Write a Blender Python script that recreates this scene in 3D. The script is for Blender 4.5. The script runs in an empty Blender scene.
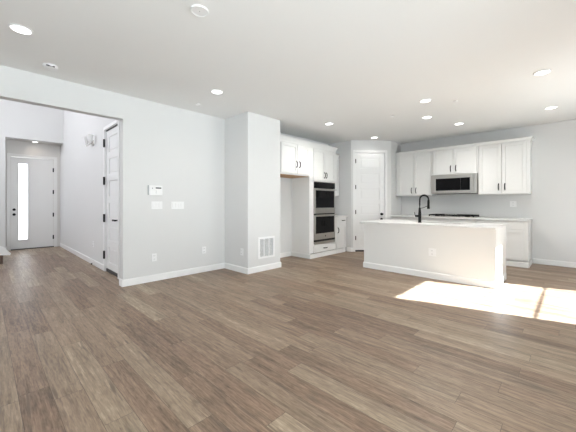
import bpy, bmesh, math, random
from mathutils import Vector, Matrix
PI = math.pi
SC = bpy.context.scene
C = SC.collection

# ------------------------------------------------------------------ camera, world, sun, exposure
HC = 1.189
FPX = 295.3
YAW = math.radians(44.08)
cam_d = bpy.data.cameras.new('camera')
cam = bpy.data.objects.new('camera', cam_d); C.objects.link(cam)
cam.location = (0, 0, HC)
cam.rotation_euler = (PI / 2, 0, YAW - PI / 2)
cam_d.sensor_width = 36.0
cam_d.lens = FPX / 576 * 36.0
cam_d.shift_y = (203.38 - 216.0) / 576.0
cam_d.clip_start = 0.05
SC.camera = cam

SC.view_settings.view_transform = 'Standard'
SC.view_settings.look = 'None'
SC.view_settings.exposure = 0.05
SC.view_settings.gamma = 1.0
SC.view_settings.use_curve_mapping = False

world = bpy.data.worlds.new('world'); SC.world = world
world.use_nodes = True
wb = world.node_tree.nodes['Background']
wb.inputs[0].default_value = (0.86, 0.93, 1.0, 1)
wb.inputs[1].default_value = 0.8

def light(name, kind, loc, direction, energy, color=(1, 1, 1), parent=None, **kw):
    d = bpy.data.lights.new(name, kind); d.energy = energy; d.color = color
    for k, v in kw.items(): setattr(d, k, v)
    o = bpy.data.objects.new(name, d); C.objects.link(o)
    o.location = loc
    o.rotation_euler = Vector(direction).to_track_quat('-Z', 'Y').to_euler()
    o.parent = parent
    return o

light('sun', 'SUN', (5, -6, 5), (-0.262, 1.0, -0.665), 60.0, (0.88, 0.98, 1.06), angle=0.0093)
AREA = dict(shape='RECTANGLE')
light('daylight_rear_window', 'AREA', (-3.25, 1.0, 1.3), (1, 0, 0.3), 50, (0.90, 0.96, 1.0), size=5.0, size_y=2.3, **AREA)
light('daylight_side_window', 'AREA', (5.45, -2.25, 1.35), (0.1, 1, 0.9), 14, (0.90, 0.96, 1.0), size=1.6, size_y=2.1, **AREA)
light('added_daylight_patio_side', 'AREA', (0.3, -2.25, 1.25), (0.3, 1, 0.5), 150, (0.90, 0.96, 1.0), size=3.6, size_y=2.3, **AREA)  # fill lamp at a patio door added out of view
light('daylight_foyer_window', 'AREA', (-2.55, 7.4, 3.9), (1, 0, -0.1), 125, (0.93, 0.94, 1.0), size=2.4, size_y=1.8, **AREA)

light('daylight_front_door', 'AREA', (0.75, 10.9, 1.3), (0, -1, 0), 45, (0.93, 0.97, 1.0), size=0.8, size_y=2.2, **AREA)

# ------------------------------------------------------------------ materials
def mat(name, col, rough=0.5, metal=0.0, noise=0.0, scale=8, bump=0.0, bscale=200, spec=0.5, emit=None, estr=0, coat=0):
    m = bpy.data.materials.new(name); m.use_nodes = True
    nt = m.node_tree; b = nt.nodes['Principled BSDF']
    b.inputs['Base Color'].default_value = (*col, 1)
    b.inputs['Roughness'].default_value = rough
    b.inputs['Metallic'].default_value = metal
    b.inputs['Specular IOR Level'].default_value = spec
    b.inputs['Coat Weight'].default_value = coat
    tc = nt.nodes.new('ShaderNodeTexCoord')
    if noise:
        n = nt.nodes.new('ShaderNodeTexNoise'); n.inputs['Scale'].default_value = scale; n.inputs['Detail'].default_value = 4
        nt.links.new(tc.outputs['Object'], n.inputs['Vector'])
        r = nt.nodes.new('ShaderNodeMixRGB'); r.inputs[1].default_value = (*[c * (1 - noise) for c in col], 1)
        r.inputs[2].default_value = (*[min(1, c * (1 + noise)) for c in col], 1)
        nt.links.new(n.outputs['Fac'], r.inputs[0]); nt.links.new(r.outputs[0], b.inputs['Base Color'])
    if bump:
        n = nt.nodes.new('ShaderNodeTexNoise'); n.inputs['Scale'].default_value = bscale; n.inputs['Detail'].default_value = 3
        nt.links.new(tc.outputs['Object'], n.inputs['Vector'])
        bp = nt.nodes.new('ShaderNodeBump'); bp.inputs['Strength'].default_value = bump; bp.inputs['Distance'].default_value = 0.002
        nt.links.new(n.outputs['Fac'], bp.inputs['Height']); nt.links.new(bp.outputs[0], b.inputs['Normal'])
    if emit:
        b.inputs['Emission Color'].default_value = (*emit, 1); b.inputs['Emission Strength'].default_value = estr
    return m

M = {}
M['wall'] = mat('painted_wall', (0.735, 0.735, 0.728), 0.85, noise=0.01, scale=3, bump=0.25, bscale=90, spec=0.2)
M['ceil'] = mat('painted_ceiling', (0.87, 0.87, 0.86), 0.9, noise=0.008, scale=2, bump=0.2, bscale=120, spec=0.15)
M['trim'] = mat('white_trim_paint', (0.88, 0.88, 0.875), 0.35, noise=0.005, spec=0.4)
M['cab'] = mat('white_cabinet_paint', (0.83, 0.83, 0.815), 0.38, noise=0.006, spec=0.4)
M['island'] = mat('white_island_paint', (0.80, 0.80, 0.785), 0.6, noise=0.008, bump=0.15, bscale=90, spec=0.3)
M['door'] = mat('white_door_paint', (0.86, 0.86, 0.855), 0.35, noise=0.005, spec=0.4)
M['front'] = mat('front_door_paint', (0.80, 0.79, 0.775), 0.4, noise=0.005, spec=0.4)
M['alcove'] = mat('alcove_wall_shaded', (0.70, 0.68, 0.655), 0.85, noise=0.01, scale=3, bump=0.25, bscale=90, spec=0.2)  # wall paint toned darker and warmer to imitate the alcove's shading
M['plastic'] = mat('white_plastic', (0.88, 0.88, 0.88), 0.3, noise=0.003)
M['slot'] = mat('dark_slot', (0.05, 0.05, 0.05), 0.5, noise=0.01)
M['grey'] = mat('grey_plastic', (0.42, 0.43, 0.44), 0.5, noise=0.02)
M['duct'] = mat('shaded_duct_grey', (0.16, 0.16, 0.17), 0.7, noise=0.02)
M['black'] = mat('matte_black_metal', (0.008, 0.008, 0.008), 0.45, metal=0.0, spec=0.25, noise=0.05)
M['iron'] = mat('cast_iron', (0.01, 0.01, 0.01), 0.7, spec=0.2, noise=0.1, bump=0.4)
M['steel'] = mat('brushed_steel', (0.55, 0.53, 0.50), 0.28, metal=1.0, noise=0.03, scale=30)
M['glassblk'] = mat('black_oven_glass', (0.006, 0.006, 0.007), 0.06, noise=0.05, spec=0.17)
M['dark'] = mat('dark_cavity', (0.03, 0.028, 0.026), 0.7, noise=0.05)
M['rawwood'] = mat('raw_birch_board', (0.50, 0.30, 0.16), 0.6, noise=0.15, scale=12)
M['stepwood'] = mat('dark_step_wood', (0.10, 0.055, 0.035), 0.45, noise=0.3, scale=14)
M['lens'] = mat('lamp_lens', (0.9, 0.9, 0.9), 0.4, noise=0.002, emit=(1.0, 0.98, 0.95), estr=4.0)
M['opal'] = mat('opal_glass_shade', (0.9, 0.9, 0.9), 0.2, noise=0.003, spec=0.5)
M['screen'] = mat('dark_screen', (0.02, 0.025, 0.03), 0.15, noise=0.02)
M['patio'] = mat('patio_concrete', (0.55, 0.54, 0.51), 0.9, noise=0.1, scale=2)

def quartz():
    m = mat('white_quartz', (0.76, 0.76, 0.75), 0.3, spec=0.4)
    nt = m.node_tree; b = nt.nodes['Principled BSDF']
    tc = nt.nodes['Texture Coordinate']
    n = nt.nodes.new('ShaderNodeTexNoise'); n.inputs['Scale'].default_value = 60; n.inputs['Detail'].default_value = 6
    n2 = nt.nodes.new('ShaderNodeTexNoise'); n2.inputs['Scale'].default_value = 2.2; n2.inputs['Distortion'].default_value = 2.5; n2.inputs['Detail'].default_value = 6
    a = nt.nodes.new('ShaderNodeMath'); a.operation = 'ADD'
    r = nt.nodes.new('ShaderNodeValToRGB')
    r.color_ramp.elements[0].position = 0.75; r.color_ramp.elements[0].color = (0.72, 0.72, 0.71, 1)
    r.color_ramp.elements[1].position = 1.1 if False else 1.0; r.color_ramp.elements[1].color = (0.78, 0.78, 0.77, 1)
    for x in (n, n2): nt.links.new(tc.outputs['Object'], x.inputs['Vector'])
    nt.links.new(n.outputs['Fac'], a.inputs[0]); nt.links.new(n2.outputs['Fac'], a.inputs[1])
    nt.links.new(a.outputs[0], r.inputs[0]); nt.links.new(r.outputs[0], b.inputs['Base Color'])
    return m
M['quartz'] = quartz()

def glass(name, tint=(1, 1, 1)):
    m = bpy.data.materials.new(name); m.use_nodes = True; nt = m.node_tree; nt.nodes.clear()
    o = nt.nodes.new('ShaderNodeOutputMaterial'); mx = nt.nodes.new('ShaderNodeMixShader')
    t = nt.nodes.new('ShaderNodeBsdfTransparent'); t.inputs[0].default_value = (*tint, 1)
    g = nt.nodes.new('ShaderNodeBsdfGlossy'); g.inputs['Roughness'].default_value = 0.02
    f = nt.nodes.new('ShaderNodeFresnel'); f.inputs[0].default_value = 1.4
    nt.links.new(f.outputs[0], mx.inputs[0]); nt.links.new(t.outputs[0], mx.inputs[1]); nt.links.new(g.outputs[0], mx.inputs[2])
    nt.links.new(mx.outputs[0], o.inputs[0])
    return m
M['pane'] = glass('window_glass', (0.97, 0.98, 0.98))

def frosted():
    m = bpy.data.materials.new('frosted_door_glass'); m.use_nodes = True; nt = m.node_tree; nt.nodes.clear()
    o = nt.nodes.new('ShaderNodeOutputMaterial'); mx = nt.nodes.new('ShaderNodeMixShader'); mx.inputs[0].default_value = 0.06
    t = nt.nodes.new('ShaderNodeBsdfTranslucent'); t.inputs[0].default_value = (0.95, 0.97, 1.0, 1)
    g = nt.nodes.new('ShaderNodeBsdfGlossy'); g.inputs['Roughness'].default_value = 0.1
    nt.links.new(t.outputs[0], mx.inputs[1]); nt.links.new(g.outputs[0], mx.inputs[2])
    nt.links.new(mx.outputs[0], o.inputs[0])
    return m
M['frost'] = frosted()

def floor_mat():
    m = bpy.data.materials.new('oak_plank_floor'); m.use_nodes = True
    nt = m.node_tree; N = nt.nodes.new; L = nt.links.new
    b = nt.nodes['Principled BSDF']
    def math_(op, a, c=None, d=None):
        n = N('ShaderNodeMath'); n.operation = op
        for i, v in enumerate((a, c, d)):
            if v is None: continue
            if isinstance(v, (int, float)): n.inputs[i].default_value = v
            else: L(v, n.inputs[i])
        return n.outputs[0]
    tc = N('ShaderNodeTexCoord'); sp = N('ShaderNodeSeparateXYZ'); L(tc.outputs['Object'], sp.inputs[0])
    x, y = sp.outputs[0], sp.outputs[1]
    W, LEN = 0.15, 1.25
    xs = math_('DIVIDE', x, W); row = math_('FLOOR', xs); fx = math_('FRACT', xs)
    wn = N('ShaderNodeTexWhiteNoise'); wn.noise_dimensions = '1D'; L(row, wn.inputs['W'])
    ys = math_('ADD', math_('DIVIDE', y, LEN), math_('MULTIPLY', wn.outputs['Value'], 7.0))
    col = math_('FLOOR', ys); fy = math_('FRACT', ys)
    cid = N('ShaderNodeCombineXYZ'); L(row, cid.inputs[0]); L(col, cid.inputs[1])
    w2 = N('ShaderNodeTexWhiteNoise'); w2.noise_dimensions = '3D'; L(cid.outputs[0], w2.inputs['Vector'])
    rnd = w2.outputs['Value']
    sc = N('ShaderNodeSeparateColor'); L(w2.outputs['Color'], sc.inputs[0])
    # grain coordinates: stretched along the plank, shifted per plank
    gx = math_('ADD', math_('MULTIPLY', x, 1.0), math_('MULTIPLY', sc.outputs[1], 37.0))
    gy = math_('ADD', math_('MULTIPLY', y, 0.06), math_('MULTIPLY', sc.outputs[2], 19.0))
    gv = N('ShaderNodeCombineXYZ'); L(gx, gv.inputs[0]); L(gy, gv.inputs[1])
    g1 = N('ShaderNodeTexNoise'); g1.inputs['Scale'].default_value = 40; g1.inputs['Detail'].default_value = 8; g1.inputs['Roughness'].default_value = 0.65; g1.inputs['Distortion'].default_value = 0.6
    g2 = N('ShaderNodeTexNoise'); g2.inputs['Scale'].default_value = 150; g2.inputs['Detail'].default_value = 4; g2.inputs['Distortion'].default_value = 0.3
    g3 = N('ShaderNodeTexNoise'); g3.inputs['Scale'].default_value = 5; g3.inputs['Detail'].default_value = 2; g3.inputs['Distortion'].default_value = 1.5
    pv = N('ShaderNodeCombineXYZ'); L(gx, pv.inputs[0]); L(math_('ADD', math_('MULTIPLY', y, 0.22), math_('MULTIPLY', sc.outputs[0], 13.0)), pv.inputs[1])
    g4 = N('ShaderNodeTexNoise'); g4.inputs['Scale'].default_value = 70; g4.inputs['Detail'].default_value = 6; g4.inputs['Distortion'].default_value = 0.8; L(pv.outputs[0], g4.inputs['Vector'])
    for g in (g1, g2, g3): L(gv.outputs[0], g.inputs['Vector'])
    # tone value per plank + grain
    t = math_('MULTIPLY', rnd, 0.36)
    t = math_('ADD', t, math_('MULTIPLY', g1.outputs['Fac'], 1.05))
    t = math_('ADD', t, math_('MULTIPLY', g2.outputs['Fac'], 0.6))
    t = math_('ADD', t, math_('MULTIPLY', g3.outputs['Fac'], 0.6))
    t = math_('ADD', t, math_('MULTIPLY', g4.outputs['Fac'], 0.5))
    t = math_('SUBTRACT', t, 1.12)
    r = N('ShaderNodeValToRGB'); e = r.color_ramp.elements
    e[0].position = 0.05; e[0].color = (0.085, 0.060, 0.042, 1)
    e[1].position = 0.95; e[1].color = (0.52, 0.425, 0.33, 1)
    k = e.new(0.32); k.color = (0.20, 0.15, 0.11, 1)
    k = e.new(0.62); k.color = (0.31, 0.242, 0.182, 1)
    L(t, r.inputs[0])
    # a little hue drift between planks: pinkish or greyish
    hue = N('ShaderNodeMixRGB'); hue.blend_type = 'MULTIPLY'; hue.inputs[0].default_value = 1
    h2 = N('ShaderNodeMixRGB'); h2.inputs[1].default_value = (1.09, 0.935, 0.85, 1); h2.inputs[2].default_value = (1.0, 0.97, 0.895, 1)
    L(sc.outputs[0], h2.inputs[0]); L(r.outputs[0], hue.inputs[1]); L(h2.outputs[0], hue.inputs[2])
    # sparse dark streaks and knots in the wood
    sv = N('ShaderNodeCombineXYZ'); L(math_('ADD', x, math_('MULTIPLY', sc.outputs[2], 23.0)), sv.inputs[0]); L(math_('ADD', math_('MULTIPLY', y, 0.08), math_('MULTIPLY', sc.outputs[0], 11.0)), sv.inputs[1])
    st = N('ShaderNodeTexNoise'); st.inputs['Scale'].default_value = 24; st.inputs['Detail'].default_value = 8; st.inputs['Distortion'].default_value = 1.4; L(sv.outputs[0], st.inputs['Vector'])
    sr = N('ShaderNodeMapRange'); sr.inputs['From Min'].default_value = 0.56; sr.inputs['From Max'].default_value = 0.72; L(st.outputs['Fac'], sr.inputs['Value'])
    stk = N('ShaderNodeMixRGB'); stk.inputs[2].default_value = (0.11, 0.078, 0.056, 1); L(math_('MULTIPLY', sr.outputs[0], 0.75), stk.inputs[0]); L(hue.outputs[0], stk.inputs[1])
    # seams
    ex = math_('MINIMUM', fx, math_('SUBTRACT', 1.0, fx)); ey = math_('MINIMUM', fy, math_('SUBTRACT', 1.0, fy))
    sx = math_('LESS_THAN', math_('MULTIPLY', ex, W), 0.0013); sy = math_('LESS_THAN', math_('MULTIPLY', ey, LEN), 0.0013)
    seam = math_('MAXIMUM', sx, sy)
    mx = N('ShaderNodeMixRGB'); mx.inputs[2].default_value = (0.07, 0.047, 0.034, 1)
    L(math_('MULTIPLY', seam, 0.75), mx.inputs[0]); L(stk.outputs[0], mx.inputs[1]); L(mx.outputs[0], b.inputs['Base Color'])
    b.inputs['Roughness'].default_value = 0.42
    L(math_('ADD', math_('MULTIPLY', g2.outputs['Fac'], 0.15), 0.34), b.inputs['Roughness'])
    b.inputs['Specular IOR Level'].default_value = 0.42
    bp = N('ShaderNodeBump'); bp.inputs['Strength'].default_value = 0.25; bp.inputs['Distance'].default_value = 0.001
    L(math_('SUBTRACT', g2.outputs['Fac'], math_('MULTIPLY', seam, 2.0)), bp.inputs['Height']); L(bp.outputs[0], b.inputs['Normal'])
    return m
M['floor'] = floor_mat()

# ------------------------------------------------------------------ mesh helpers
def box(bm, x0, x1, y0, y1, z0, z1):
    xs, ys, zs = sorted((x0, x1)), sorted((y0, y1)), sorted((z0, z1))
    v = [bm.verts.new((x, y, z)) for z in zs for y in ys for x in xs]
    for f in ((0, 2, 3, 1), (4, 5, 7, 6), (0, 1, 5, 4), (2, 6, 7, 3), (0, 4, 6, 2), (1, 3, 7, 5)):
        bm.faces.new([v[i] for i in f])
    return bm

def prism(bm, pts, z0, z1):
    """pts: xy outline, counter clockwise"""
    a = [bm.verts.new((x, y, z0)) for x, y in pts]; b = [bm.verts.new((x, y, z1)) for x, y in pts]
    n = len(pts)
    bm.faces.new(a[::-1]); bm.faces.new(b)
    for i in range(n): bm.faces.new((a[i], a[(i + 1) % n], b[(i + 1) % n], b[i]))
    return bm

def extrude_profile(bm, prof, path, closed=False):
    """prof: list of (out, z); path: list of (x, y, nx, ny) with the outward (mitred) direction"""
    rings = []
    for x, y, nx, ny in path:
        rings.append([bm.verts.new((x + nx * o, y + ny * o, z)) for o, z in prof])
    n = len(prof)
    for a, b in zip(rings, rings[1:]):
        for i in range(n): bm.faces.new((a[i], b[i], b[(i + 1) % n], a[(i + 1) % n]))
    bm.faces.new(rings[0]); bm.faces.new(rings[-1][::-1])
    return bm

def cyl(bm, c, axis, r0, r1, h, seg=24, ox=None):
    """cone or cylinder starting at c, along axis"""
    q = Vector(axis).normalized().to_track_quat('Z', 'Y').to_matrix().to_4x4()
    mt = Matrix.Translation(c) @ q @ Matrix.Translation((0, 0, h / 2))
    bmesh.ops.create_cone(bm, cap_ends=True, segments=seg, radius1=r0, radius2=r1, depth=h, matrix=mt)
    return bm

def lathe(bm, prof, c=(0, 0, 0), axis=(0, 0, 1), seg=28):
    q = Vector(axis).normalized().to_track_quat('Z', 'Y')
    rings = []
    for r, z in prof:
        rings.append([bm.verts.new(Vector(c) + q @ Vector((r * math.cos(2 * PI * k / seg), r * math.sin(2 * PI * k / seg), z))) for k in range(seg)])
    for a, b in zip(rings, rings[1:]):
        for k in range(seg): bm.faces.new((a[k], a[(k + 1) % seg], b[(k + 1) % seg], b[k]))
    bm.faces.new(rings[0][::-1]); bm.faces.new(rings[-1])
    return bm

def tube(bm, pts, r, seg=10):
    pts = [Vector(p) for p in pts]; rings = []; up = None
    for i, p in enumerate(pts):
        d = (pts[min(i + 1, len(pts) - 1)] - pts[max(i - 1, 0)]).normalized()
        if up is None:
            up = d.orthogonal().normalized()
        else:
            up = (up - d * up.dot(d)).normalized()
        s = d.cross(up)
        rings.append([bm.verts.new(p + (up * math.cos(2 * PI * k / seg) + s * math.sin(2 * PI * k / seg)) * r) for k in range(seg)])
    for a, b in zip(rings, rings[1:]):
        for k in range(seg): bm.faces.new((a[k], a[(k + 1) % seg], b[(k + 1) % seg], b[k]))
    bm.faces.new(rings[0][::-1]); bm.faces.new(rings[-1])
    return bm

def obj(name, bm, m, parent=None, bevel=0.0, smooth=False, label=None, kind=None):
    bmesh.ops.recalc_face_normals(bm, faces=bm.faces[:])
    me = bpy.data.meshes.new(name); bm.to_mesh(me); bm.free()
    me.materials.append(M[m])
    o = bpy.data.objects.new(name, me); C.objects.link(o)
    if smooth:
        for p in me.polygons: p.use_smooth = True
        me.set_sharp_from_angle(angle=math.radians(35))
    if bevel:
        b = o.modifiers.new('bevel', 'BEVEL'); b.width = bevel; b.segments = 2; b.limit_method = 'ANGLE'; b.angle_limit = math.radians(40)
    o.parent = parent
    if label: o['label'] = label
    if kind: o['kind'] = kind
    return o
NB = bmesh.new
def B(*a): return box(NB(), *a)

def thing(name, label, cat, loc=(0, 0, 0), rotz=0, group=None):
    o = bpy.data.objects.new(name, None); C.objects.link(o)
    o.empty_display_size = 0.1
    o.location = loc; o.rotation_euler = (0, 0, rotz); o['label'] = label; o['category'] = cat
    if group: o['group'] = group
    return o
def anchor(name, loc, rotz=0):                       # a piece of the setting that carries parts
    o = bpy.data.objects.new(name, None); C.objects.link(o); o.location = loc; o.rotation_euler = (0, 0, rotz); o['kind'] = 'structure'
    return o
def struct(name, bm, m, **kw): return obj(name, bm, m, kind='structure', **kw)
def dup(root, loc, label, group=None):
    r = root.copy(); C.objects.link(r); r.location = loc; r['label'] = label
    if group: r['group'] = group
    for ch in list(root.children):
        c = ch.copy(); C.objects.link(c); c.parent = r
        for g in ch.children:
            d = g.copy(); C.objects.link(d); d.parent = c
    return r

# ------------------------------------------------------------------ plan
H = 2.74
YL = 4.616            # face of the wall with the thermostat
XB = 7.605            # face of the wall behind the cooktop
XH = 1.386            # right jamb of the wide opening
HO = 2.394            # its head
XF = 1.492            # foyer side wall face
YE = 9.797            # foyer end wall face (alcove opening)
YD = 10.24            # wall of the front door
FH = 5.3              # foyer height
RX0, RY0 = -3.0, -2.0 # rear and right hand walls
# corner pantry outline
PA = (6.285, 3.935); PB = (7.018, 3.249)

struct('floor', B(RX0 - 0.1, XB + 0.1, RY0 - 0.1, 10.9, -0.1, 0), 'floor')
struct('ceiling', B(RX0 - 0.1, XB + 0.1, RY0 - 0.1, YL + 0.13, H, H + 0.25), 'ceil')

# wall with the wide opening
bm = NB(); box(bm, XH, XB + 0.1, YL, YL + 0.13, 0, H); box(bm, -1.6, XH, YL, YL + 0.13, HO, H); box(bm, RX0 - 0.1, -1.6, YL, YL + 0.13, 0, H)
box(bm, RX0 - 0.1, 1.66, YL, YL + 0.13, H + 0.002, FH)
struct('wall_left', bm, 'wall')
# chase that stands out of it
struct('wall_chase', B(3.093, 3.859, 3.934, YL + 0.01, 0, H - 0.001), 'wall', bevel=0.008)
struct('wall_back', B(XB, XB + 0.12, RY0 - 0.1, YL + 0.1, 0, H), 'wall')
# corner pantry: two returns and a diagonal with a doorway
def diag(s, n=0.0):   # point along the diagonal face, n = depth into the pantry
    dx, dy = PB[0] - PA[0], PB[1] - PA[1]; l = math.hypot(dx, dy); dx /= l; dy /= l
    return (PA[0] + dx * s - dy * n, PA[1] + dy * s + dx * n)
DL = math.hypot(PB[0] - PA[0], PB[1] - PA[1])
S0, S1, DZ = 0.103, 0.847, 2.44
T = 0.11
bm = NB()
prism(bm, [PA, diag(S0), diag(S0, T), (PA[0] + T, PA[1] + T * 0.45), (PA[0] + T, YL - 0.002), (PA[0], YL - 0.002)], 0, H - 0.001)
prism(bm, [diag(S1), PB, (XB - 0.002, PB[1]), (XB - 0.002, PB[1] + T), (PB[0] + T * 0.45, PB[1] + T), diag(S1, T)], 0, H - 0.001)
prism(bm, [diag(S0), diag(S1), diag(S1, T), diag(S0, T)], DZ, H - 0.001)
struct('wall_pantry', bm, 'wall')

# foyer
bm = NB(); box(bm, XF, XF + 0.13, YL + 0.13, 5.17, 0, FH); box(bm, XF, XF + 0.13, 5.91, 10.5, 0, FH); box(bm, XF, XF + 0.13, 5.17, 5.91, 2.48, FH)
struct('wall_foyer_right', bm, 'wall')
bm = NB(); box(bm, -2.7, 0.372, YE, YE + 0.1, 0, FH); box(bm, 0.372, XF, YE, YE + 0.1, 2.79, FH)
box(bm, 0.262, 0.372, YE + 0.1, YD, 0, 2.79)
struct('wall_foyer_end', bm, 'wall')
bm = NB(); box(bm, 0.16, 0.49, YD, YD + 0.14, 0, 2.79); box(bm, 1.345, 1.49, YD, YD + 0.14, 0, 2.79); box(bm, 0.49, 1.345, YD, YD + 0.14, 2.385, 2.79)
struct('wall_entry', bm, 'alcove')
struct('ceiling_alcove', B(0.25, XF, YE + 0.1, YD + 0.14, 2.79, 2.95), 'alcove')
bm = NB(); box(bm, -2.7, -2.58, YL + 0.13, YE, 0, 2.9); box(bm, -2.7, -2.58, YL + 0.13, 6.1, 2.9, FH); box(bm, -2.7, -2.58, 8.7, YE, 2.9, FH); box(bm, -2.7, -2.58, 6.1, 8.7, 4.9, FH)
struct('wall_foyer_left', bm, 'wall')
struct('ceiling_foyer', B(-2.8, XF + 0.13, YL, YE + 0.1, FH, FH + 0.2), 'ceil')

# walls out of the picture, with the windows that light the room
WX0, WX1 = 4.53, 6.20
bm = NB()
box(bm, RX0, -1.6, RY0 - 0.12, RY0, 0, H); box(bm, -1.6, 2.2, RY0 - 0.12, RY0, 2.42, H); box(bm, 2.2, WX0, RY0 - 0.12, RY0, 0, H)
box(bm, WX0, WX1, RY0 - 0.12, RY0, 2.53, H); box(bm, WX0, WX1, RY0 - 0.12, RY0, 0, 0.25); box(bm, WX1, XB, RY0 - 0.12, RY0, 0, H)
struct('wall_right', bm, 'wall')
bm = NB()
box(bm, RX0 - 0.12, RX0, RY0, -1.55, 0, H); box(bm, RX0 - 0.12, RX0, 3.55, YL, 0, H); box(bm, RX0 - 0.12, RX0, -1.55, 3.55, 2.42, H)
struct('wall_rear', bm, 'wall')

def window(name, loc, rotz, w, z0, z1, vert, horiz):
    """local: x along the wall, y outwards"""
    a = anchor(name, loc, rotz)
    bm = NB(); f = 0.05
    box(bm, 0, w, -0.01, 0.07, z0, z0 + f); box(bm, 0, w, -0.01, 0.07, z1 - f, z1)
    box(bm, 0, f, -0.01, 0.07, z0 + f, z1 - f); box(bm, w - f, w, -0.01, 0.07, z0 + f, z1 - f)
    for v in vert: box(bm, v - 0.03, v + 0.03, 0, 0.06, z0 + f, z1 - f)
    for h in horiz: box(bm, f, w - f, 0.024, 0.036, h - 0.008, h + 0.008)
    obj('window_frame', bm, 'trim', a)
    obj('pane', B(f * 0.5, w - f * 0.5, 0.027, 0.033, z0 + f * 0.5, z1 - f * 0.5), 'pane', a)
window('window_1', (WX1, RY0 - 0.04, 0), PI, WX1 - WX0, 0.25, 2.53, [], [1.57])
window('window_2', (2.2, RY0 - 0.04, 0), PI, 3.8, 0.01, 2.42, [1.9], [])  # unseen patio door, added to bring in more light
window('window_3', (RX0 - 0.04, -1.55, 0), PI / 2, 5.1, 0.01, 2.42, [1.7, 3.4], [])
window('window_4', (-2.62, 6.1, 0), PI / 2, 2.6, 2.9, 4.9, [1.3], [])
struct('patio', B(-9, 12, -12, RY0 - 0.15, -0.2, -0.08), 'patio')
struct('roof_sun_blocker', B(-2.6, 2.9, -6.2, RY0 - 0.13, 2.55, 2.7), 'ceil')  # unseen cover added to keep direct sun out of the patio door

# baseboards
BP = [(0, 0), (0.013, 0), (0.013, 0.085), (0.008, 0.098), (0, 0.1)]
def base(name, pts, closed=False):
    """pts in order, room on the right-hand side of the walking direction"""
    path = []
    n = len(pts)
    def nrm(a, b):
        d = Vector((b[0] - a[0], b[1] - a[1])).normalized(); return Vector((d.y, -d.x))
    for i, p in enumerate(pts):
        if i == 0: m = nrm(pts[0], pts[1])
        elif i == n - 1: m = nrm(pts[-2], pts[-1])
        else:
            a, b = nrm(pts[i - 1], p), nrm(p, pts[i + 1]); m = (a + b) / (1 + a.dot(b))
        path.append((p[0], p[1], m.x, m.y))
    struct(name, extrude_profile(NB(), BP, path), 'trim')
base('baseboard_left', [(XH, YL + 0.13), (XH, YL), (3.093, YL), (3.093, 3.934), (3.859, 3.934), (3.859, YL), (4.855, YL)])
base('baseboard_back', [(XB, 0.585), (XB, -1.99)])
base('baseboard_foyer_right', [(XF, YE + 0.4), (XF, 5.97)])
base('baseboard_foyer_end', [(0.25, YE), (0.372, YE), (0.372, YD), (0.42, YD)])
base('baseboard_right', [(XB - 0.02, RY0), (2.25, RY0)])
base('baseboard_pantry', [(PA[0], 4.04), PA, diag(0.045)])

# ------------------------------------------------------------------ doors
def panel_leaf(w, z0, z1, rows, th=0.04, stile=0.115, rail=0.115):
    """six horizontal panels; front face at local y = 0"""
    bm = NB()
    box(bm, stile, w - stile, 0.013, th, z0, z1)
    box(bm, 0, stile, 0, th, z0, z1); box(bm, w - stile, w, 0, th, z0, z1)
    h = (z1 - z0 - rail * (rows + 1)) / rows
    for i in range(rows + 1):
        z = z0 + i * (h + rail); box(bm, stile, w - stile, 0, th, z, z + rail)
    for i in range(rows):
        z = z0 + rail + i * (h + rail)
        box(bm, stile + 0.035, w - stile - 0.035, 0.003, 0.02, z + 0.035, z + h - 0.035)
    return bm
def casing(w, z1, cw=0.058, th=0.016, gap=0.008):
    bm = NB()
    box(bm, -gap - cw, -gap, -th, 0.0, 0, z1 + gap + cw); box(bm, w + gap, w + gap + cw, -th, 0.0, 0, z1 + gap + cw)
    box(bm, -gap, w + gap, -th, 0.0, z1 + gap, z1 + gap + cw)
    return bm
def jamb(w, z1, depth, gap=0.003):
    bm = NB()
    box(bm, -0.012, -gap, 0.0, depth, 0, z1 + 0.012); box(bm, w + gap, w + 0.012, 0.0, depth, 0, z1 + 0.012); box(bm, -gap, w + gap, 0.0, depth, z1 + gap, z1 + 0.012)
    return bm
def hinge(a, x, z, y=0.0, h=0.1):
    bm = NB(); cyl(bm, (x, y - 0.013, z - h / 2), (0, 0, 1), 0.012, 0.012, h, 12); box(bm, x - 0.022, x + 0.022, y - 0.004, y + 0.001, z - h / 2, z + h / 2)
    obj('hinge', bm, 'black', a, label='black hinge')
def door_knob(a, x, z, y=0.0, name='door_knob'):
    bm = NB(); lathe(bm, [(0.032, 0), (0.032, 0.008), (0.013, 0.012), (0.011, 0.03), (0.022, 0.036), (0.029, 0.05), (0.024, 0.064), (0.0, 0.066)][:-1], (x, y, z), (0, -1, 0))
    obj(name, bm, 'black', a, smooth=True, label='black round knob')
def deadbolt(a, x, z, y=0.0):
    bm = NB(); lathe(bm, [(0.031, 0), (0.031, 0.008), (0.026, 0.016), (0.012, 0.018)], (x, y, z), (0, -1, 0)); box(bm, x - 0.005, x + 0.005, y - 0.03, y - 0.016, z - 0.016, z + 0.016)
    obj('deadbolt', bm, 'black', a, smooth=True, label='round black deadbolt plate')

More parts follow.
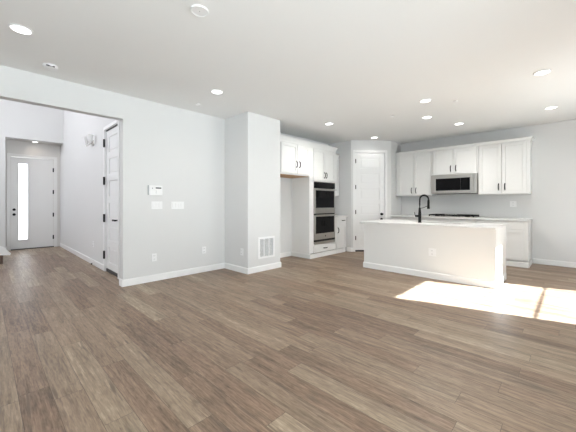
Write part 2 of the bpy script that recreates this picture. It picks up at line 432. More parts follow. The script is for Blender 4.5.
ang = math.atan2(PB[1] - PA[1], PB[0] - PA[0])
dp = diag(0.113)
d1 = anchor('door_1', (dp[0], dp[1], 0), ang)
W1 = 0.724
lf = obj('door_leaf', panel_leaf(W1, 0.04, 2.425, 6), 'door', d1, bevel=0.003); lf.location = (0, 0.012, 0)
obj('door_casing', casing(W1, 2.43), 'trim', d1, bevel=0.003)
obj('door_jamb', jamb(W1, 2.43, 0.10), 'trim', d1)
obj('door_gap_shade', B(0.0, W1, 0.018, 0.045, 0.004, 0.04), 'slot', d1, label='dark strip for the shade in the gap below the door')  # black strip stands in for the shade under the leaf
for z in (2.229, 1.591, 0.977, 0.339): hinge(d1, -0.004, z, 0.008)
door_knob(d1, 0.655, 0.925, 0.012); deadbolt(d1, 0.655, 0.80, 0.012)

d2 = anchor('door_2', (XF, 5.895, 0), -PI / 2)
W2 = 0.712
lf = obj('door_leaf', panel_leaf(W2, 0.053, 2.45, 6), 'door', d2, bevel=0.003); lf.location = (0, 0.022, 0)
obj('door_casing', casing(W2, 2.46), 'trim', d2, bevel=0.003)
obj('door_jamb', jamb(W2, 2.46, 0.12), 'trim', d2)
obj('door_gap_shade', B(0.0, W2, 0.012, 0.055, 0.002, 0.052), 'slot', d2, label='dark strip for the shade in the gap below the door')  # solid black strip in place of the shaded undercut
obj('door_head_shadow', B(0.0, W2, 0.004, 0.03, 2.4505, 2.4625), 'slot', d2, label='dark strip for the shadow in the gap above the door')  # gap shadow over the leaf, put in as a dark strip
for z in (2.239, 1.582, 0.933, 0.292): hinge(d2, -0.004, z, -0.012, 0.14)
bm = NB(); lathe(bm, [(0.03, 0), (0.03, 0.008), (0.011, 0.011), (0.011, 0.05)], (W2 - 0.075, 0.022, 0.915), (0, -1, 0)); box(bm, W2 - 0.20, W2 - 0.062, -0.04, -0.02, 0.90, 0.928)
obj('lever_handle', bm, 'black', d2, bevel=0.002, label='black lever handle')

d3 = anchor('door_3', (0.49, YD, 0), 0)
W3 = 0.855
bm = NB()
gx0, gx1, gz0, gz1 = 0.145, 0.325, 0.25, 2.22
for a_ in ((0, gx0, 0.02, 2.375), (gx1, W3, 0.02, 2.375), (gx0, gx1, 0.02, gz0), (gx0, gx1, gz1, 2.375)):
    box(bm, a_[0], a_[1], 0.03, 0.075, a_[2], a_[3])
obj('door_leaf', bm, 'front', d3)
bm = NB(); t_ = 0.022
for a_ in ((gx0 - t_, gx0, gz0 - t_, gz1 + t_), (gx1, gx1 + t_, gz0 - t_, gz1 + t_), (gx0, gx1, gz0 - t_, gz0), (gx0, gx1, gz1, gz1 + t_)):
    box(bm, a_[0], a_[1], 0.018, 0.034, a_[2], a_[3])
obj('glass_frame', bm, 'front', d3, bevel=0.003)
obj('glass_panel', B(gx0 - 0.005, gx1 + 0.005, 0.048, 0.056, gz0 - 0.005, gz1 + 0.005), 'frost', d3, label='tall narrow frosted glass panel')
obj('door_casing', casing(W3, 2.378, 0.07), 'front', d3, bevel=0.003)
obj('threshold', B(-0.005, W3 + 0.005, -0.02, 0.1, 0, 0.02), 'slot', d3, label='dark threshold')
for z in (2.10, 1.50, 0.88, 0.27): hinge(d3, W3 + 0.003, z, 0.02, 0.11)
door_knob(d3, 0.062, 0.905, 0.03); deadbolt(d3, 0.062, 1.03, 0.03)

# ------------------------------------------------------------------ cabinet pieces (local frame: x to the right, y into the wall, z up)
def shaker(x0, x1, z0, z1, st=0.058, th=0.02):
    bm = NB()
    box(bm, x0 + st, x1 - st, 0.014, th, z0 + st, z1 - st)
    box(bm, x0, x0 + st, 0, th, z0, z1); box(bm, x1 - st, x1, 0, th, z0, z1)
    box(bm, x0 + st, x1 - st, 0, th, z0, z0 + st); box(bm, x0 + st, x1 - st, 0, th, z1 - st, z1)
    return bm
def pull(parent, x, z, L=0.125, vert=True, y=0.0):
    pts = []
    for k in range(9):
        t = -1 + 2 * k / 8; off = 0.030 * (1 - abs(t) ** 4) + 0.0
        pts.append((x, y - off, z + t * L / 2) if vert else (x + t * L / 2, y - off, z))
    bm = tube(NB(), pts, 0.009, 10)
    for s in (-1, 1):
        c = (x, y, z + s * L / 2) if vert else (x + s * L / 2, y, z)
        cyl(bm, c, (0, -1, 0), 0.009, 0.008, 0.006, 12)
    return obj('handle', bm, 'black', parent, smooth=True, label='black bow handle')
def cab_door(root, x0, x1, z0, z1, hx=None, hz=None, vert=True, name='door', L=0.125):
    if name == 'drawer': d = obj(name, B(x0, x1, 0, 0.02, z0, z1), 'cab', root, bevel=0.003)
    else: d = obj(name, shaker(x0, x1, z0, z1), 'cab', root, bevel=0.002)
    if hx is not None: pull(d, hx, hz, L, vert)
    return d
def crown(root, x0, x1, depth, z, left=False, right=True, k=1.0):
    prof = [(0, z), (0.012, z), (0.014, z + 0.02 * k), (0.036, z + 0.052 * k), (0.042, z + 0.054 * k), (0.042, z + 0.066 * k), (0, z + 0.066 * k)]
    path = []
    y = 0.018
    if left: path += [(x0, depth, -1, 0), (x0, y, -1, -1)]
    else: path += [(x0, y, 0, -1)]
    if right: path += [(x1, y, 1, -1), (x1, depth, 1, 0)]
    else: path += [(x1, y, 0, -1)]
    obj('crown', extrude_profile(NB(), prof, path), 'cab', root)
def carcass(w, y0, y1, z0, z1, x0=0.0, open_front=True):
    bm = NB(); t = 0.02
    box(bm, x0, x0 + t, y0, y1, z0, z1); box(bm, w - t, w, y0, y1, z0, z1)
    box(bm, x0 + t, w - t, y0, y1, z0, z0 + t); box(bm, x0 + t, w - t, y0, y1, z1 - t, z1)
    box(bm, x0 + t, w - t, y1 - 0.01, y1, z0 + t, z1 - t)
    box(bm, x0 + t, w - t, y0, y0 + 0.02, z0 + t, z1 - t)
    return bm

YF = 4.06
R90 = -PI / 2
# over the refrigerator recess
c = thing('wall_cabinet', 'white two-door cabinet hanging over the empty refrigerator recess', 'cabinet', (3.88, YF, 0))
obj('body', carcass(0.995, 0.022, 0.553, 1.765, 2.395), 'cab', c, bevel=0.002)
obj('underside', B(0.02, 0.99, 0.045, 0.55, 1.757, 1.7645), 'rawwood', c, label='unpainted brown wood underside')
cab_door(c, 0.125, 0.59, 1.79, 2.385, 0.558, 1.985); cab_door(c, 0.602, 0.985, 1.79, 2.385, 0.652, 1.985)
crown(c, 0.0, 0.995, 0.54, 2.395, right=False, k=1.7)
# oven tower
TX = 4.878
c = thing('oven_cabinet', 'tall white cabinet around the double wall oven, beside the refrigerator recess', 'cabinet', (TX, YF, 0))
tw = 5.826 - TX
bm = NB()
box(bm, 0, 0.02, 0.022, 0.553, 0.0, 2.395); box(bm, tw - 0.02, tw, 0.022, 0.55, 0.0, 2.395)
box(bm, 0.02, tw - 0.02, 0.022, 0.55, 2.375, 2.395); box(bm, 0.02, tw - 0.02, 0.022, 0.55, 1.665, 1.685); box(bm, 0.02, tw - 0.02, 0.022, 0.55, 0.27, 0.29)
box(bm, 0.02, 0.145, 0.022, 0.04, 0.1, 2.375); box(bm, tw - 0.045, tw - 0.02, 0.022, 0.04, 0.1, 2.375); box(bm, 0.145, tw - 0.045, 0.022, 0.04, 1.685, 2.375); box(bm, 0.145, tw - 0.045, 0.022, 0.04, 0.1, 0.27)
box(bm, 0.02, tw - 0.02, 0.54, 0.55, 0.1, 2.37)
obj('body', bm, 'cab', c, bevel=0.002)
sp = 5.407 - TX
cab_door(c, 0.115, sp - 0.004, 1.70, 2.385, sp - 0.032, 1.822); cab_door(c, sp + 0.004, tw - 0.012, 1.70, 2.385, sp + 0.032, 1.822)
cab_door(c, 0.115, tw - 0.012, 0.055 + 0.05, 0.255, (0.115 + tw) / 2, 0.185, False, 'drawer')
crown(c, -0.0, tw, 0.52, 2.395, k=1.7)
bm = NB(); extrude_profile(bm, [(0, 0), (0.016, 0), (0.016, 0.083), (0.010, 0.094), (0, 0.095)], [(0, 0.55, -1, 0), (0, -0.0, -1, -1), (5.826 - TX, 0.0, 0, -1)])
obj('plinth', bm, 'cab', c)
# double oven
OX, OW = 5.035, 0.755
o = thing('double_oven', 'stainless steel double wall oven with black glass, set in the tall cabinet', 'oven', (OX, YF - 0.002, 0))
obj('body', B(0.03, OW - 0.03, 0.03, 0.5, 0.295, 1.655), 'dark', o)
obj('control_panel', B(0.0, OW, 0.0, 0.026, 1.53, 1.66), 'glassblk', o, bevel=0.003, label='black glass control panel')
bm = NB(); box(bm, 0.0, OW, -0.004, 0.02, 1.66, 1.672); obj('top_trim', bm, 'steel', o)
for k, (z0, z1, gz0, gz1, hz) in enumerate(((0.965, 1.522, 1.09, 1.478, 1.503), (0.385, 0.925, 0.52, 0.895, 0.928))):
    bm = NB()
    box(bm, 0, OW, 0, 0.028, z0, gz0); box(bm, 0, OW, 0, 0.028, gz1, z1); box(bm, 0, 0.035, 0, 0.028, gz0, gz1); box(bm, OW - 0.03, OW, 0, 0.028, gz0, gz1)
    dr = obj('oven_door', bm, 'steel', o, bevel=0.003)
    obj('window', B(0.034, OW - 0.029, 0.003, 0.02, gz0 - 0.002, gz1 + 0.002), 'glassblk', dr, label='black glass oven window')
    bm = NB(); tube(bm, [(0.012, -0.045, hz), (OW - 0.012, -0.045, hz)], 0.013, 14)
    for x in (0.05, OW - 0.05): box(bm, x - 0.011, x + 0.011, -0.045, 0.002, hz - 0.009, hz + 0.009)
    obj('handle', bm, 'steel', dr, smooth=True)
obj('middle_gap', B(0.01, OW - 0.01, 0.006, 0.03, 0.927, 0.963), 'dark', o, label='dark gap between the two oven doors')
obj('badge', lathe(NB(), [(0.016, 0), (0.016, 0.003)], (OW / 2, 0.0, 0.455), (0, -1, 0)), 'dark', o, label='small round dark emblem')
obj('vent_slot', B(0.0, OW, 0.004, 0.03, 0.34, 0.383), 'dark', o, label='black vent slot')
obj('bottom_trim', B(0.0, OW, -0.002, 0.028, 0.287, 0.339), 'steel', o, bevel=0.002)
# base cabinet by the pantry
BX = 5.832
c = thing('base_cabinet', 'narrow white base cabinet with one drawer over one door, between ovens and pantry', 'cabinet', (BX, YF - 0.015, 0))
bw = 6.268 - BX
bm = carcass(bw, 0.022, 0.55, 0.10, 0.855)
obj('body', bm, 'cab', c, bevel=0.002)
cab_door(c, 0.012, bw - 0.012, 0.70, 0.845, bw / 2 + 0.07, 0.775, False, 'drawer', 0.12); cab_door(c, 0.012, bw - 0.012, 0.115, 0.69, 0.055, 0.545)
obj('plinth', B(0, bw - 0.06, 0.0, 0.016, 0, 0.095), 'cab', c); obj('toe_kick', B(bw - 0.058, bw, 0.05, 0.066, 0, 0.098), 'cab', c)
ct = obj('countertop', B(BX + 0.003, 6.276, YF - 0.04, YL - 0.004, 0.858, 0.888), 'quartz', bevel=0.003); ct['label'] = 'short white stone countertop on the narrow base cabinet by the pantry'; ct['category'] = 'countertop'
c = thing('wall_cabinet', 'narrow white wall cabinet beyond the oven tower, mostly hidden by it', 'cabinet', (BX + 0.045, 4.27, 0))
uw = 6.268 - BX - 0.045
obj('body', carcass(uw, 0.022, 0.34, 1.375, 2.35), 'cab', c, bevel=0.002); cab_door(c, 0.008, uw - 0.008, 1.385, 2.34, 0.045, 1.5)
crown(c, 0.0, uw, 0.3, 2.35, right=False)

# upper cabinets on the back wall; local x runs to -Y
XU = 7.262
YS = 3.243
def uc(y0, y1, z0, z1, splits, hz, label):
    c = thing('wall_cabinet', label, 'cabinet', (XU, y0, 0), R90, 'wall cabinets along the back wall')
    w = y0 - y1
    obj('body', carcass(w - 0.001, 0.022, 0.338, z0, z1), 'cab', c, bevel=0.002)
    a, m, b = splits
    cab_door(c, y0 - a, y0 - m - 0.006, z0 + 0.012, z1 - 0.01, y0 - m - 0.052, hz)
    cab_door(c, y0 - m + 0.006, y0 - b, z0 + 0.012, z1 - 0.01, y0 - m + 0.052, hz)
    return c, w
c, w = uc(YS - 0.004, 2.372, 1.375, 2.40, (3.17, 2.787, 2.40), 1.50, 'white two-door wall cabinet between the pantry wall and the microwave')
crown(c, 0.0, w, 0.33, 2.40, right=False)
c, w = uc(2.370, 1.457, 1.835, 2.40, (2.345, 1.925, 1.485), 1.965, 'short white two-door wall cabinet directly above the microwave')
crown(c, 0.0, w, 0.33, 2.40, right=False)
c, w = uc(1.455, 0.603, 1.375, 2.40, (1.43, 1.045, 0.655), 1.523, 'white two-door wall cabinet right of the microwave, end of the row')
crown(c, 0.0, w, 0.335, 2.40)

# microwave
MY, MW = 2.366, 0.905
o = thing('microwave', 'stainless over-the-range microwave mounted under the short wall cabinet', 'microwave', (7.185, MY, 0), R90)
obj('body', B(0.0, MW, 0.03, 0.41, 1.405, 1.83), 'steel', o, bevel=0.004)
bm = NB(); z0, z1 = 1.425, 1.822
gx0, gx1, gz0, gz1 = 0.10, 0.78, 1.475, 1.745
for a_ in ((0, gx0, z0, z1), (gx1, MW, z0, z1), (gx0, gx1, z0, gz0), (gx0, gx1, gz1, z1)): box(bm, a_[0], a_[1], 0, 0.029, a_[2], a_[3])
dr = obj('microwave_door', bm, 'steel', o, bevel=0.003)
obj('window', B(gx0 - 0.002, 0.60, 0.004, 0.02, gz0 - 0.002, gz1 + 0.002), 'glassblk', dr, label='black glass window')
obj('control_panel', B(0.605, gx1 + 0.002, 0.002, 0.02, gz0 - 0.002, gz1 + 0.002), 'glassblk', dr, label='black glass control panel')
bm = NB(); tube(bm, [(0.835, -0.045, 1.455), (0.835, -0.045, 1.80)], 0.014, 14)
for z in (1.49, 1.765): box(bm, 0.826, 0.844, -0.045, 0.002, z - 0.01, z + 0.01)
obj('handle', bm, 'steel', dr, smooth=True)
bm = NB(); box(bm, 0.03, MW - 0.03, 0.05, 0.38, 1.399, 1.404)
obj('bottom_vent', bm, 'dark', o, label='dark underside vent')

# base cabinets under the back counter
def bc(y0, y1, ndoor, label, drawers=True, endpanel=False):
    w = y0 - y1
    c = thing('base_cabinet', label, 'cabinet', (6.98, y0, 0), R90, 'base cabinets under the back counter')
    obj('body', carcass(w - 0.001, 0.022, 0.62, 0.10, 0.86), 'cab', c, bevel=0.002)
    dw = (w - 0.03 - (0.03 if endpanel else 0)) / ndoor
    for k in range(ndoor):
        x0 = 0.015 + k * dw; x1 = x0 + dw - 0.008
        if drawers: cab_door(c, x0, x1, 0.70, 0.85, None if endpanel and k else (x0 + x1) / 2, 0.775, False, 'drawer')
        top = 0.69 if drawers else 0.85
        cab_door(c, x0, x1, 0.125, top, (x1 - 0.04 if k % 2 == 0 else x0 + 0.04) if not endpanel else x0 + 0.04, 0.60)
    if endpanel:
        bm = NB(); extrude_profile(bm, [(0, 0), (0.014, 0), (0.014, 0.083), (0.008, 0.094), (0, 0.095)], [(0, 0.0, 0, -1), (w, 0.0, 1, -1), (w, 0.61, 1, 0)])
    else: bm = B(0, w - 0.001, 0.0, 0.016, 0, 0.095)
    obj('plinth', bm, 'cab', c)
bc(3.238, 2.402, 2, 'white two-door base cabinet in the pantry corner, behind the island')
bc(2.40, 1.442, 2, 'white base cabinet directly under the gas cooktop, behind the island')
bc(1.44, 0.605, 2, 'white base cabinet at the right end of the back counter, showing past the island', drawers=True, endpanel=True)
ct = obj('countertop', B(6.945, XB - 0.003, 0.585, YS - 0.001, 0.862, 0.892), 'quartz', bevel=0.003); ct['label'] = 'long white stone countertop along the back wall, carrying the cooktop'; ct['category'] = 'countertop'

# cooktop
o = thing('gas_cooktop', 'black gas cooktop with iron grates on the back counter below the microwave', 'cooktop', (7.275, 1.925, 0.892), R90)
obj('tray', B(-0.455, 0.455, -0.25, 0.25, 0.0, 0.012), 'steel', o, bevel=0.004)
for cx in (-0.30, 0.0, 0.30):
    bm = NB(); hw = 0.142
    if cx == 0.0: hw = 0.138
    for y in (-0.235, 0.235): box(bm, cx - hw, cx + hw, y - 0.007, y + 0.007, 0.026, 0.052)
    for x in (cx - hw + 0.007, cx + hw - 0.007, cx): box(bm, x - 0.007, x + 0.007, -0.235, 0.235, 0.026, 0.052)
    for y in (-0.12, 0.0, 0.12): box(bm, cx - hw, cx + hw, y - 0.006, y + 0.006, 0.028, 0.050)
    for x in (cx - hw + 0.01, cx + hw - 0.01):
        for y in (-0.23, 0.23): box(bm, x - 0.009, x + 0.009, y - 0.009, y + 0.009, 0.012, 0.028)
    obj('grate', bm, 'iron', o)
for cx, cy in ((-0.30, 0.12), (-0.30, -0.12), (0.30, 0.12), (0.30, -0.12), (0.0, 0.06)):
    obj('burner', lathe(NB(), [(0.045, 0.0), (0.045, 0.008), (0.03, 0.01), (0.03, 0.02), (0.01, 0.021)], (cx, cy, 0.012)), 'iron', o, smooth=True)
for k in range(5):
    obj('knob', lathe(NB(), [(0.017, 0), (0.016, 0.02), (0.012, 0.022)], (-0.1 + k * 0.05, -0.2 if k % 2 else -0.2, 0.05)), 'steel', o, smooth=True)

# ------------------------------------------------------------------ island
IX0, IX1, IY0, IY1, IZ = 4.945, 5.80, 0.776, 2.815, 0.854
o = thing('kitchen_island', 'white kitchen island with plain panelled seating side, in the middle of the room', 'kitchen island', ((IX0 + IX1) / 2, (IY0 + IY1) / 2, 0))
ox, oy = (IX0 + IX1) / 2, (IY0 + IY1) / 2
hx, hy = (IX1 - IX0) / 2, (IY1 - IY0) / 2
t = 0.02
SXc, SYc, SHX, SHY = 5.50 - ox, 1.76 - oy, 0.19, 0.36
bm = NB()
obj('seating_side_panel', B(-hx, -hx + 0.1, -hy, hy, 0, IZ - 0.032), 'island', o, bevel=0.003)
box(bm, -hx + 0.101, hx, -hy, -hy + t, 0, IZ - 0.032); obj('end_panel', bm, 'cab', o, bevel=0.002)
obj('end_panel', B(-hx + 0.101, hx - 0.022, hy - t, hy, 0.0, IZ - 0.032), 'cab', o, bevel=0.002)
prof = [(0, 0), (0.013, 0), (0.013, 0.085), (0.008, 0.098), (0, 0.1)]
obj('baseboard', extrude_profile(NB(), prof, [(-hx + 0.2, hy, 0, 1), (-hx, hy, -1, 1), (-hx, -hy, -1, -1), (hx - 0.07, -hy, 0, -1)]), 'trim', o)
bm = NB(); box(bm, hx - 0.04, hx - 0.022, -hy + t, hy - t, 0.1, IZ - 0.033); box(bm, -hx + 0.101, hx - 0.07, -hy + t, hy - t, 0.1, 0.12)
obj('body', bm, 'cab', o)
n = 4; dw = (2 * hy - 0.02) / n
for k in range(n):
    y0 = -hy + 0.012 + k * dw
    bm = NB(); box(bm, hx - 0.02, hx - 0.002, y0, y0 + dw - 0.006, 0.12, IZ - 0.05)
    d = obj('door', bm, 'cab', o, bevel=0.002)
    hb = tube(NB(), [(hx - 0.002, y0 + 0.06, 0.62), (hx + 0.028, y0 + 0.06, 0.63), (hx + 0.028, y0 + 0.06, 0.73), (hx - 0.002, y0 + 0.06, 0.74)], 0.006); obj('handle', hb, 'black', d)
# island countertop with a sink cut-out
cx0, cx1, cy0, cy1 = 4.868, 5.84, 0.772, 2.865
sx0, sx1, sy0, sy1 = 5.38, 5.73, 1.35, 2.12
bm = NB()
for a_ in ((cx0, sx0, cy0, cy1), (sx1, cx1, cy0, cy1), (sx0, sx1, cy0, sy0), (sx0, sx1, sy1, cy1)):
    pass
def ring_slab(bm, o4, i4, z0, z1):
    O = [(o4[0], o4[2]), (o4[1], o4[2]), (o4[1], o4[3]), (o4[0], o4[3])]; I = [(i4[0], i4[2]), (i4[1], i4[2]), (i4[1], i4[3]), (i4[0], i4[3])]
    v = {}
    for nm, P in (('o', O), ('i', I)):
        for z in (z0, z1): v[nm, z] = [bm.verts.new((x, y, z)) for x, y in P]
    for k in range(4):
        j = (k + 1) % 4
        bm.faces.new((v['o', z1][k], v['o', z1][j], v['i', z1][j], v['i', z1][k]))
        bm.faces.new((v['o', z0][k], v['i', z0][k], v['i', z0][j], v['o', z0][j]))
        bm.faces.new((v['o', z0][k], v['o', z0][j], v['o', z1][j], v['o', z1][k]))
        bm.faces.new((v['i', z0][k], v['i', z1][k], v['i', z1][j], v['i', z0][j]))
    return bm
ct = obj('countertop', ring_slab(NB(), (cx0, cx1, cy0, cy1), (sx0, sx1, sy0, sy1), IZ - 0.031, IZ), 'quartz', bevel=0.003)
ct['label'] = 'large white stone countertop on the kitchen island'; ct['category'] = 'countertop'
s = thing('kitchen_sink', 'stainless undermount sink in the island countertop behind the black faucet', 'sink', ((sx0 + sx1) / 2, (sy0 + sy1) / 2, IZ - 0.035))
a, b_ = (sx1 - sx0) / 2, (sy1 - sy0) / 2
bm = NB()
box(bm, -a - 0.004, -a + 0.002, -b_, b_, -0.2, 0); box(bm, a - 0.002, a + 0.004, -b_, b_, -0.2, 0); box(bm, -a, a, -b_ - 0.004, -b_ + 0.002, -0.2, 0); box(bm, -a, a, b_ - 0.002, b_ + 0.004, -0.2, 0); box(bm, -a, a, -b_, b_, -0.206, -0.2)
obj('basin', bm, 'steel', s); obj('drain', lathe(NB(), [(0.05, 0), (0.05, 0.004), (0.03, 0.005)], (0, 0, -0.2)), 'dark', s)
# faucet
fx, fy = 5.28, 1.925
f = thing('kitchen_faucet', 'matte black spring-neck pull-down faucet standing on the island', 'faucet', (fx, fy, IZ))
obj('base', lathe(NB(), [(0.03, 0), (0.03, 0.006), (0.026, 0.01), (0.026, 0.16), (0.022, 0.2), (0.018, 0.26)]), 'black', f, smooth=True)
bm = NB(); cyl(bm, (0, 0.02, 0.115), (-0.3, 1, 0), 0.018, 0.018, 0.055, 16); tube(bm, [(-0.015, 0.075, 0.12), (-0.02, 0.078, 0.16), (-0.022, 0.08, 0.185)], 0.006)
obj('handle', bm, 'black', f, smooth=True)
R = 0.085; pts = [(0, 0, 0.2), (0, 0, 0.30), (0, 0, 0.40)]
for k in range(1, 12):
    a_ = PI * k / 12; pts.append((R - R * math.cos(a_), -0.0, 0.40 + R * 0.9 * math.sin(a_)))
pts += [(2 * R, 0, 0.40), (2 * R, 0, 0.33)]
D = Vector((0.82, -0.57, 0))
pts = [(D.x * p[0], D.y * p[0], p[2]) for p in pts]
obj('neck', tube(NB(), pts, 0.0095, 12), 'black', f, smooth=True)
# spring coil around the neck
sp_ = []; P_ = [Vector(p) for p in pts[1:]]
seg = [(P_[i + 1] - P_[i]).length for i in range(len(P_) - 1)]; tot = sum(seg); turns = 34; ns = turns * 10
for k in range(ns + 1):
    d_ = tot * k / ns; i = 0
    while i < len(seg) - 1 and d_ > seg[i]: d_ -= seg[i]; i += 1
    p = P_[i].lerp(P_[i + 1], d_ / seg[i]); tdir = (P_[i + 1] - P_[i]).normalized(); sd = Vector((-D.y, D.x, 0)).normalized(); up = tdir.cross(sd)
    a_ = 2 * PI * k / 10; sp_.append(p + (sd * math.cos(a_) + up * math.sin(a_)) * 0.0135)
obj('spring', tube(NB(), sp_, 0.003, 5), 'black', f, smooth=True)
e_ = Vector(pts[-1])
obj('spray_head', lathe(NB(), [(0.014, 0.07), (0.019, 0.05), (0.021, -0.03), (0.024, -0.085), (0.018, -0.092)][::-1], e_), 'black', f, smooth=True)
obj('holder_arm', tube(NB(), [(0, 0, 0.245), (D.x * 0.08, D.y * 0.08, 0.262), (e_.x, e_.y, 0.30)], 0.005), 'black', f, smooth=True)

# ------------------------------------------------------------------ wall plates, vent, thermostat
def outlet(loc, rotz, label, group=None, w=0.075, h=0.118):
    o = thing('wall_outlet', label, 'outlet', loc, rotz, group='wall outlets')
    obj('plate', B(-w / 2, w / 2, -0.006, -0.0005, -h / 2, h / 2), 'plastic', o, bevel=0.002)
    for z in (-0.026, 0.026):
        r = obj('receptacle', B(-0.017, 0.017, -0.009, -0.006, z - 0.015, z + 0.015), 'plastic', o, bevel=0.002)
        bm = NB(); box(bm, -0.009, -0.006, -0.0096, -0.0088, z - 0.006, z + 0.007); box(bm, 0.006, 0.009, -0.0096, -0.0088, z - 0.006, z + 0.007)
        obj('slots', bm, 'slot', r)
    return o
outlet((1.822, YL, 0.362), 0, 'white outlet low on the long wall, below the light switches')
outlet((2.668, YL, 0.378), 0, 'white outlet low on the long wall, near the chase corner')
outlet((3.093, 4.093, 0.356), R90, 'white outlet low on the narrow shaded side of the chase')
outlet((XF, 6.70, 0.40), R90, 'white outlet low on the foyer wall left of the hinged door')
outlet((IX0, 1.61, 0.414), R90, 'white outlet on the seating side of the kitchen island', w=0.11)
outlet((XB, 0.90, 1.176), R90, 'white outlet on the back wall above the counter end', w=0.11)
def switch(loc, n, label):
    o = thing('light_switch', label, 'light switch', loc, group='light switches on the long wall')
    w = 0.046 * n + 0.03
    obj('plate', B(-w / 2, w / 2, -0.006, -0.0005, -0.059, 0.059), 'plastic', o, bevel=0.002)
    for k in range(n):
        x = (k - (n - 1) / 2) * 0.046
        obj('rocker', B(x - 0.0165, x + 0.0165, -0.011, -0.005, -0.033, 0.033), 'plastic', o, bevel=0.002)
switch((1.861, YL, 1.16), 3, 'white three-rocker light switch directly below the alarm panel')
switch((2.193, YL, 1.157), 4, 'wider white four-rocker light switch right of the alarm panel')
o = thing('alarm_panel', 'white wall panel with small black display, above the light switches', 'control panel', (1.838, YL, 1.388))
obj('housing', B(-0.10, 0.10, -0.03, -0.0005, -0.073, 0.073), 'plastic', o, bevel=0.006)
obj('back_plate', B(-0.112, -0.098, -0.02, -0.0005, -0.07, 0.075), 'grey', o)
obj('display', B(-0.005, 0.08, -0.0315, -0.029, 0.028, 0.045), 'screen', o, label='black display strip')
bm = NB(); box(bm, 0.0, 0.004, -0.0315, -0.029, -0.045, 0.0); obj('groove', bm, 'grey', o)
obj('button', B(-0.06, -0.045, -0.0315, -0.029, 0.02, 0.04), 'grey', o)
# return air grille on the chase
o = thing('air_vent', 'white return air grille low on the front of the chase', 'vent', (3.505, 3.934, 0.41))
w, h = 0.39, 0.375
bm = NB()
for a_ in ((-w / 2, w / 2, h / 2 - 0.035, h / 2), (-w / 2, w / 2, -h / 2, -h / 2 + 0.035), (-w / 2, -w / 2 + 0.04, -h / 2 + 0.035, h / 2 - 0.035), (w / 2 - 0.035, w / 2, -h / 2 + 0.035, h / 2 - 0.035)):
    box(bm, a_[0], a_[1], -0.012, -0.0005, a_[2], a_[3])
for x in (-0.055, 0.06): box(bm, x - 0.009, x + 0.009, -0.011, -0.001, -h / 2 + 0.035, h / 2 - 0.035)
obj('frame', bm, 'plastic', o, bevel=0.002)
bm = NB()
z = -h / 2 + 0.04
while z < h / 2 - 0.04:
    v = [bm.verts.new(p) for p in ((-w / 2 + 0.038, -0.009, z), (w / 2 - 0.033, -0.009, z), (w / 2 - 0.033, -0.002, z + 0.0055), (-w / 2 + 0.038, -0.002, z + 0.0055))]
    v2 = [bm.verts.new(p.co + Vector((0, 0.0006, 0.0012))) for p in v]
    bm.faces.new(v); bm.faces.new(v2[::-1])
    for i in range(4): bm.faces.new((v[i], v[(i + 1) % 4], v2[(i + 1) % 4], v2[i]))
    z += 0.0125
obj('louvers', bm, 'plastic', o)
obj('backing', B(-w / 2 + 0.037, w / 2 - 0.032, -0.0018, -0.0006, -h / 2 + 0.034, h / 2 - 0.034), 'duct', o, label='grey sheet for the shade in the duct behind the louvers')  # flat sheet coloured like the shade between the louvers

# sconce
o = thing('wall_sconce', 'white two-shade wall sconce high on the foyer wall', 'wall lamp', (XF, 6.70, 2.36), R90)
obj('back_plate', lathe(NB(), [(0.06, 0.0005), (0.06, 0.015), (0.045, 0.022), (0.02, 0.024)], (0, 0, 0.0), (0, -1, 0)), 'steel', o, smooth=True)
for s_ in (-1, 1):
    obj('arm', tube(NB(), [(0, -0.02, 0), (s_ * 0.06, -0.06, -0.03), (s_ * 0.14, -0.09, -0.055), (s_ * 0.15, -0.09, -0.03)], 0.007), 'steel', o, smooth=True)
    obj('lamp_shade', lathe(NB(), [(0.022, -0.02), (0.034, 0.0), (0.045, 0.05), (0.05, 0.10), (0.06, 0.12), (0.05, 0.05), (0.02, 0.0)][:5], (s_ * 0.15, -0.09, 0.0)), 'opal', o, smooth=True)
# door stop
o = thing('door_stop', 'small dark-tipped door stop on the foyer baseboard', 'door stop', (XF - 0.013, 6.47, 0.06), R90)
obj('rod', cyl(NB(), (0, -0.0005, 0), (0, -1, 0), 0.007, 0.007, 0.06, 12), 'plastic', o); obj('tip', cyl(NB(), (0, -0.06, 0), (0, -1, 0), 0.013, 0.012, 0.02, 12), 'black', o, label='black rubber tip')

# staircase start at the left edge of the foyer
o = thing('staircase', 'dark wood stair steps with white skirt board at the left frame edge', 'staircase', (0.272, 8.04, 0))
for k in range(7):
    obj('step', B(-0.28 * (k + 1), -0.28 * k, 0, 1.1, 0, (k + 1) * 0.18), 'stepwood', o, bevel=0.006)
bm = NB(); v = []
for y in (-0.03, -0.002):
    v.append([bm.verts.new(p) for p in ((0.10, y, 0.165), (0.115, y, 0.20), (0.02, y, 0.32), (-1.9, y, 1.62), (-1.9, y, 1.25), (-0.3, y, 0.2))])
bm.faces.new(v[0]); bm.faces.new(v[1][::-1])
for i in range(6): bm.faces.new((v[0][i], v[0][(i + 1) % 6], v[1][(i + 1) % 6], v[1][i]))
obj('skirt_board', bm, 'trim', o, label='white sloping skirt board')

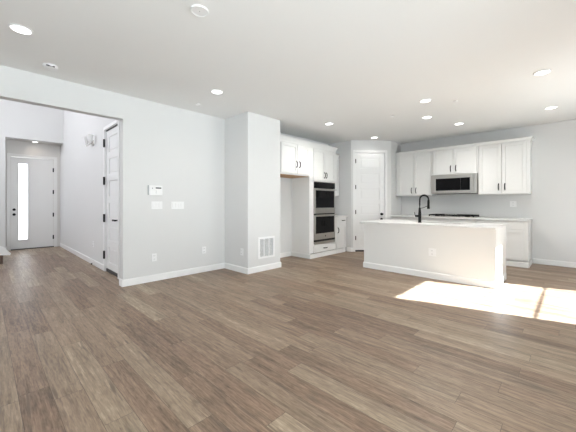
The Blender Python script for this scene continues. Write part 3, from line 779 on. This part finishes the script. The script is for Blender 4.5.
# ------------------------------------------------------------------ ceiling fixtures
G = 'recessed ceiling lights'
def downlight(loc, label, r=0.085, power=30.0, color=(1.0, 0.97, 0.93)):
    o = thing('recessed_light', label, 'ceiling light', loc, group=G)
    bm = NB(); lathe(bm, [(r, 0.0), (r, -0.004), (r * 0.93, -0.009), (r * 0.84, -0.010), (r * 0.80, -0.005), (r * 0.80, 0.0)][::-1], (0, 0, -0.0005)); obj('trim_ring', bm, 'plastic', o, smooth=True)
    obj('lens', lathe(NB(), [(r * 0.79, -0.0075), (r * 0.79, -0.001)]), 'lens', o, label='glowing white lens')
    light('lamp', 'SPOT', (0, 0, -0.02), (0, 0, -1), power, color, parent=o, spot_size=math.radians(150), spot_blend=0.8, shadow_soft_size=0.07)
    return o
spots = [((0.235, 3.533), 'recessed ceiling light nearest the smoke detector, over the left of the room'),
         ((2.256, 3.555), 'recessed ceiling light near the wall chase corner'),
         ((4.60, 0.27), 'recessed ceiling light at the right edge, nearer of the two there'),
         ((6.391, 0.267), 'recessed ceiling light at the right edge, farther and smaller of the two there'),
         ((4.64, 1.608), 'recessed ceiling light over the island, nearest of the middle three'),
         ((5.545, 1.896), 'recessed ceiling light over the island, just behind the nearest one'),
         ((6.429, 1.604), 'recessed ceiling light near the microwave cabinet'),
         ((4.673, 3.417), 'recessed ceiling light in front of the refrigerator recess cabinets'),
         ((6.40, 3.37), 'recessed ceiling light directly in front of the pantry door')]
for (x, y), lb in spots: downlight((x, y, H), lb, power=13.0 if x == 6.40 else 18.0 if y < 0.5 else 58.0 if x > 4.62 else 24.0)
downlight((0.942, 10.06, 2.79), 'recessed ceiling light in the alcove above the front door', 0.07, 2.2, (1.0, 0.80, 0.62))
o = thing('smoke_detector', 'white smoke detector on the ceiling above the wide opening', 'smoke detector', (0.528, 4.235, H))
obj('housing', lathe(NB(), [(0.07, -0.0005), (0.07, -0.012), (0.062, -0.034), (0.035, -0.042)][::-1]), 'plastic', o, smooth=True)
obj('vent_slot', B(-0.045, 0.03, -0.0645, -0.055, -0.031, -0.018), 'slot', o, label='dark vent slot')
def disc(loc, r, label, name='ceiling_cover'):
    o = thing(name, label, 'ceiling cover', loc, group='tiny sprinkler covers' if name == 'sprinkler_cover' else None)
    obj('plate', lathe(NB(), [(r, -0.0005), (r, -0.008), (r * 0.93, -0.013), (r * 0.85, -0.009), (r * 0.2, -0.009)][::-1]), 'plastic', o, smooth=True)
    obj('screw', lathe(NB(), [(0.004, -0.009), (0.004, -0.0105)][::-1], (0, 0, 0)), 'grey', o)
disc((1.209, 2.160, H), 0.07, 'round white blank cover on the near ceiling')
for (x, y), lb in (((5.05, 2.32), 'tiny sprinkler cover on the ceiling left of the island lights'), ((4.974, 1.295), 'tiny sprinkler cover on the ceiling right of the island lights'), ((2.334, 4.215), 'tiny sprinkler cover on the ceiling by the long wall')):
    disc((x, y, H), 0.035, lb, 'sprinkler_cover')
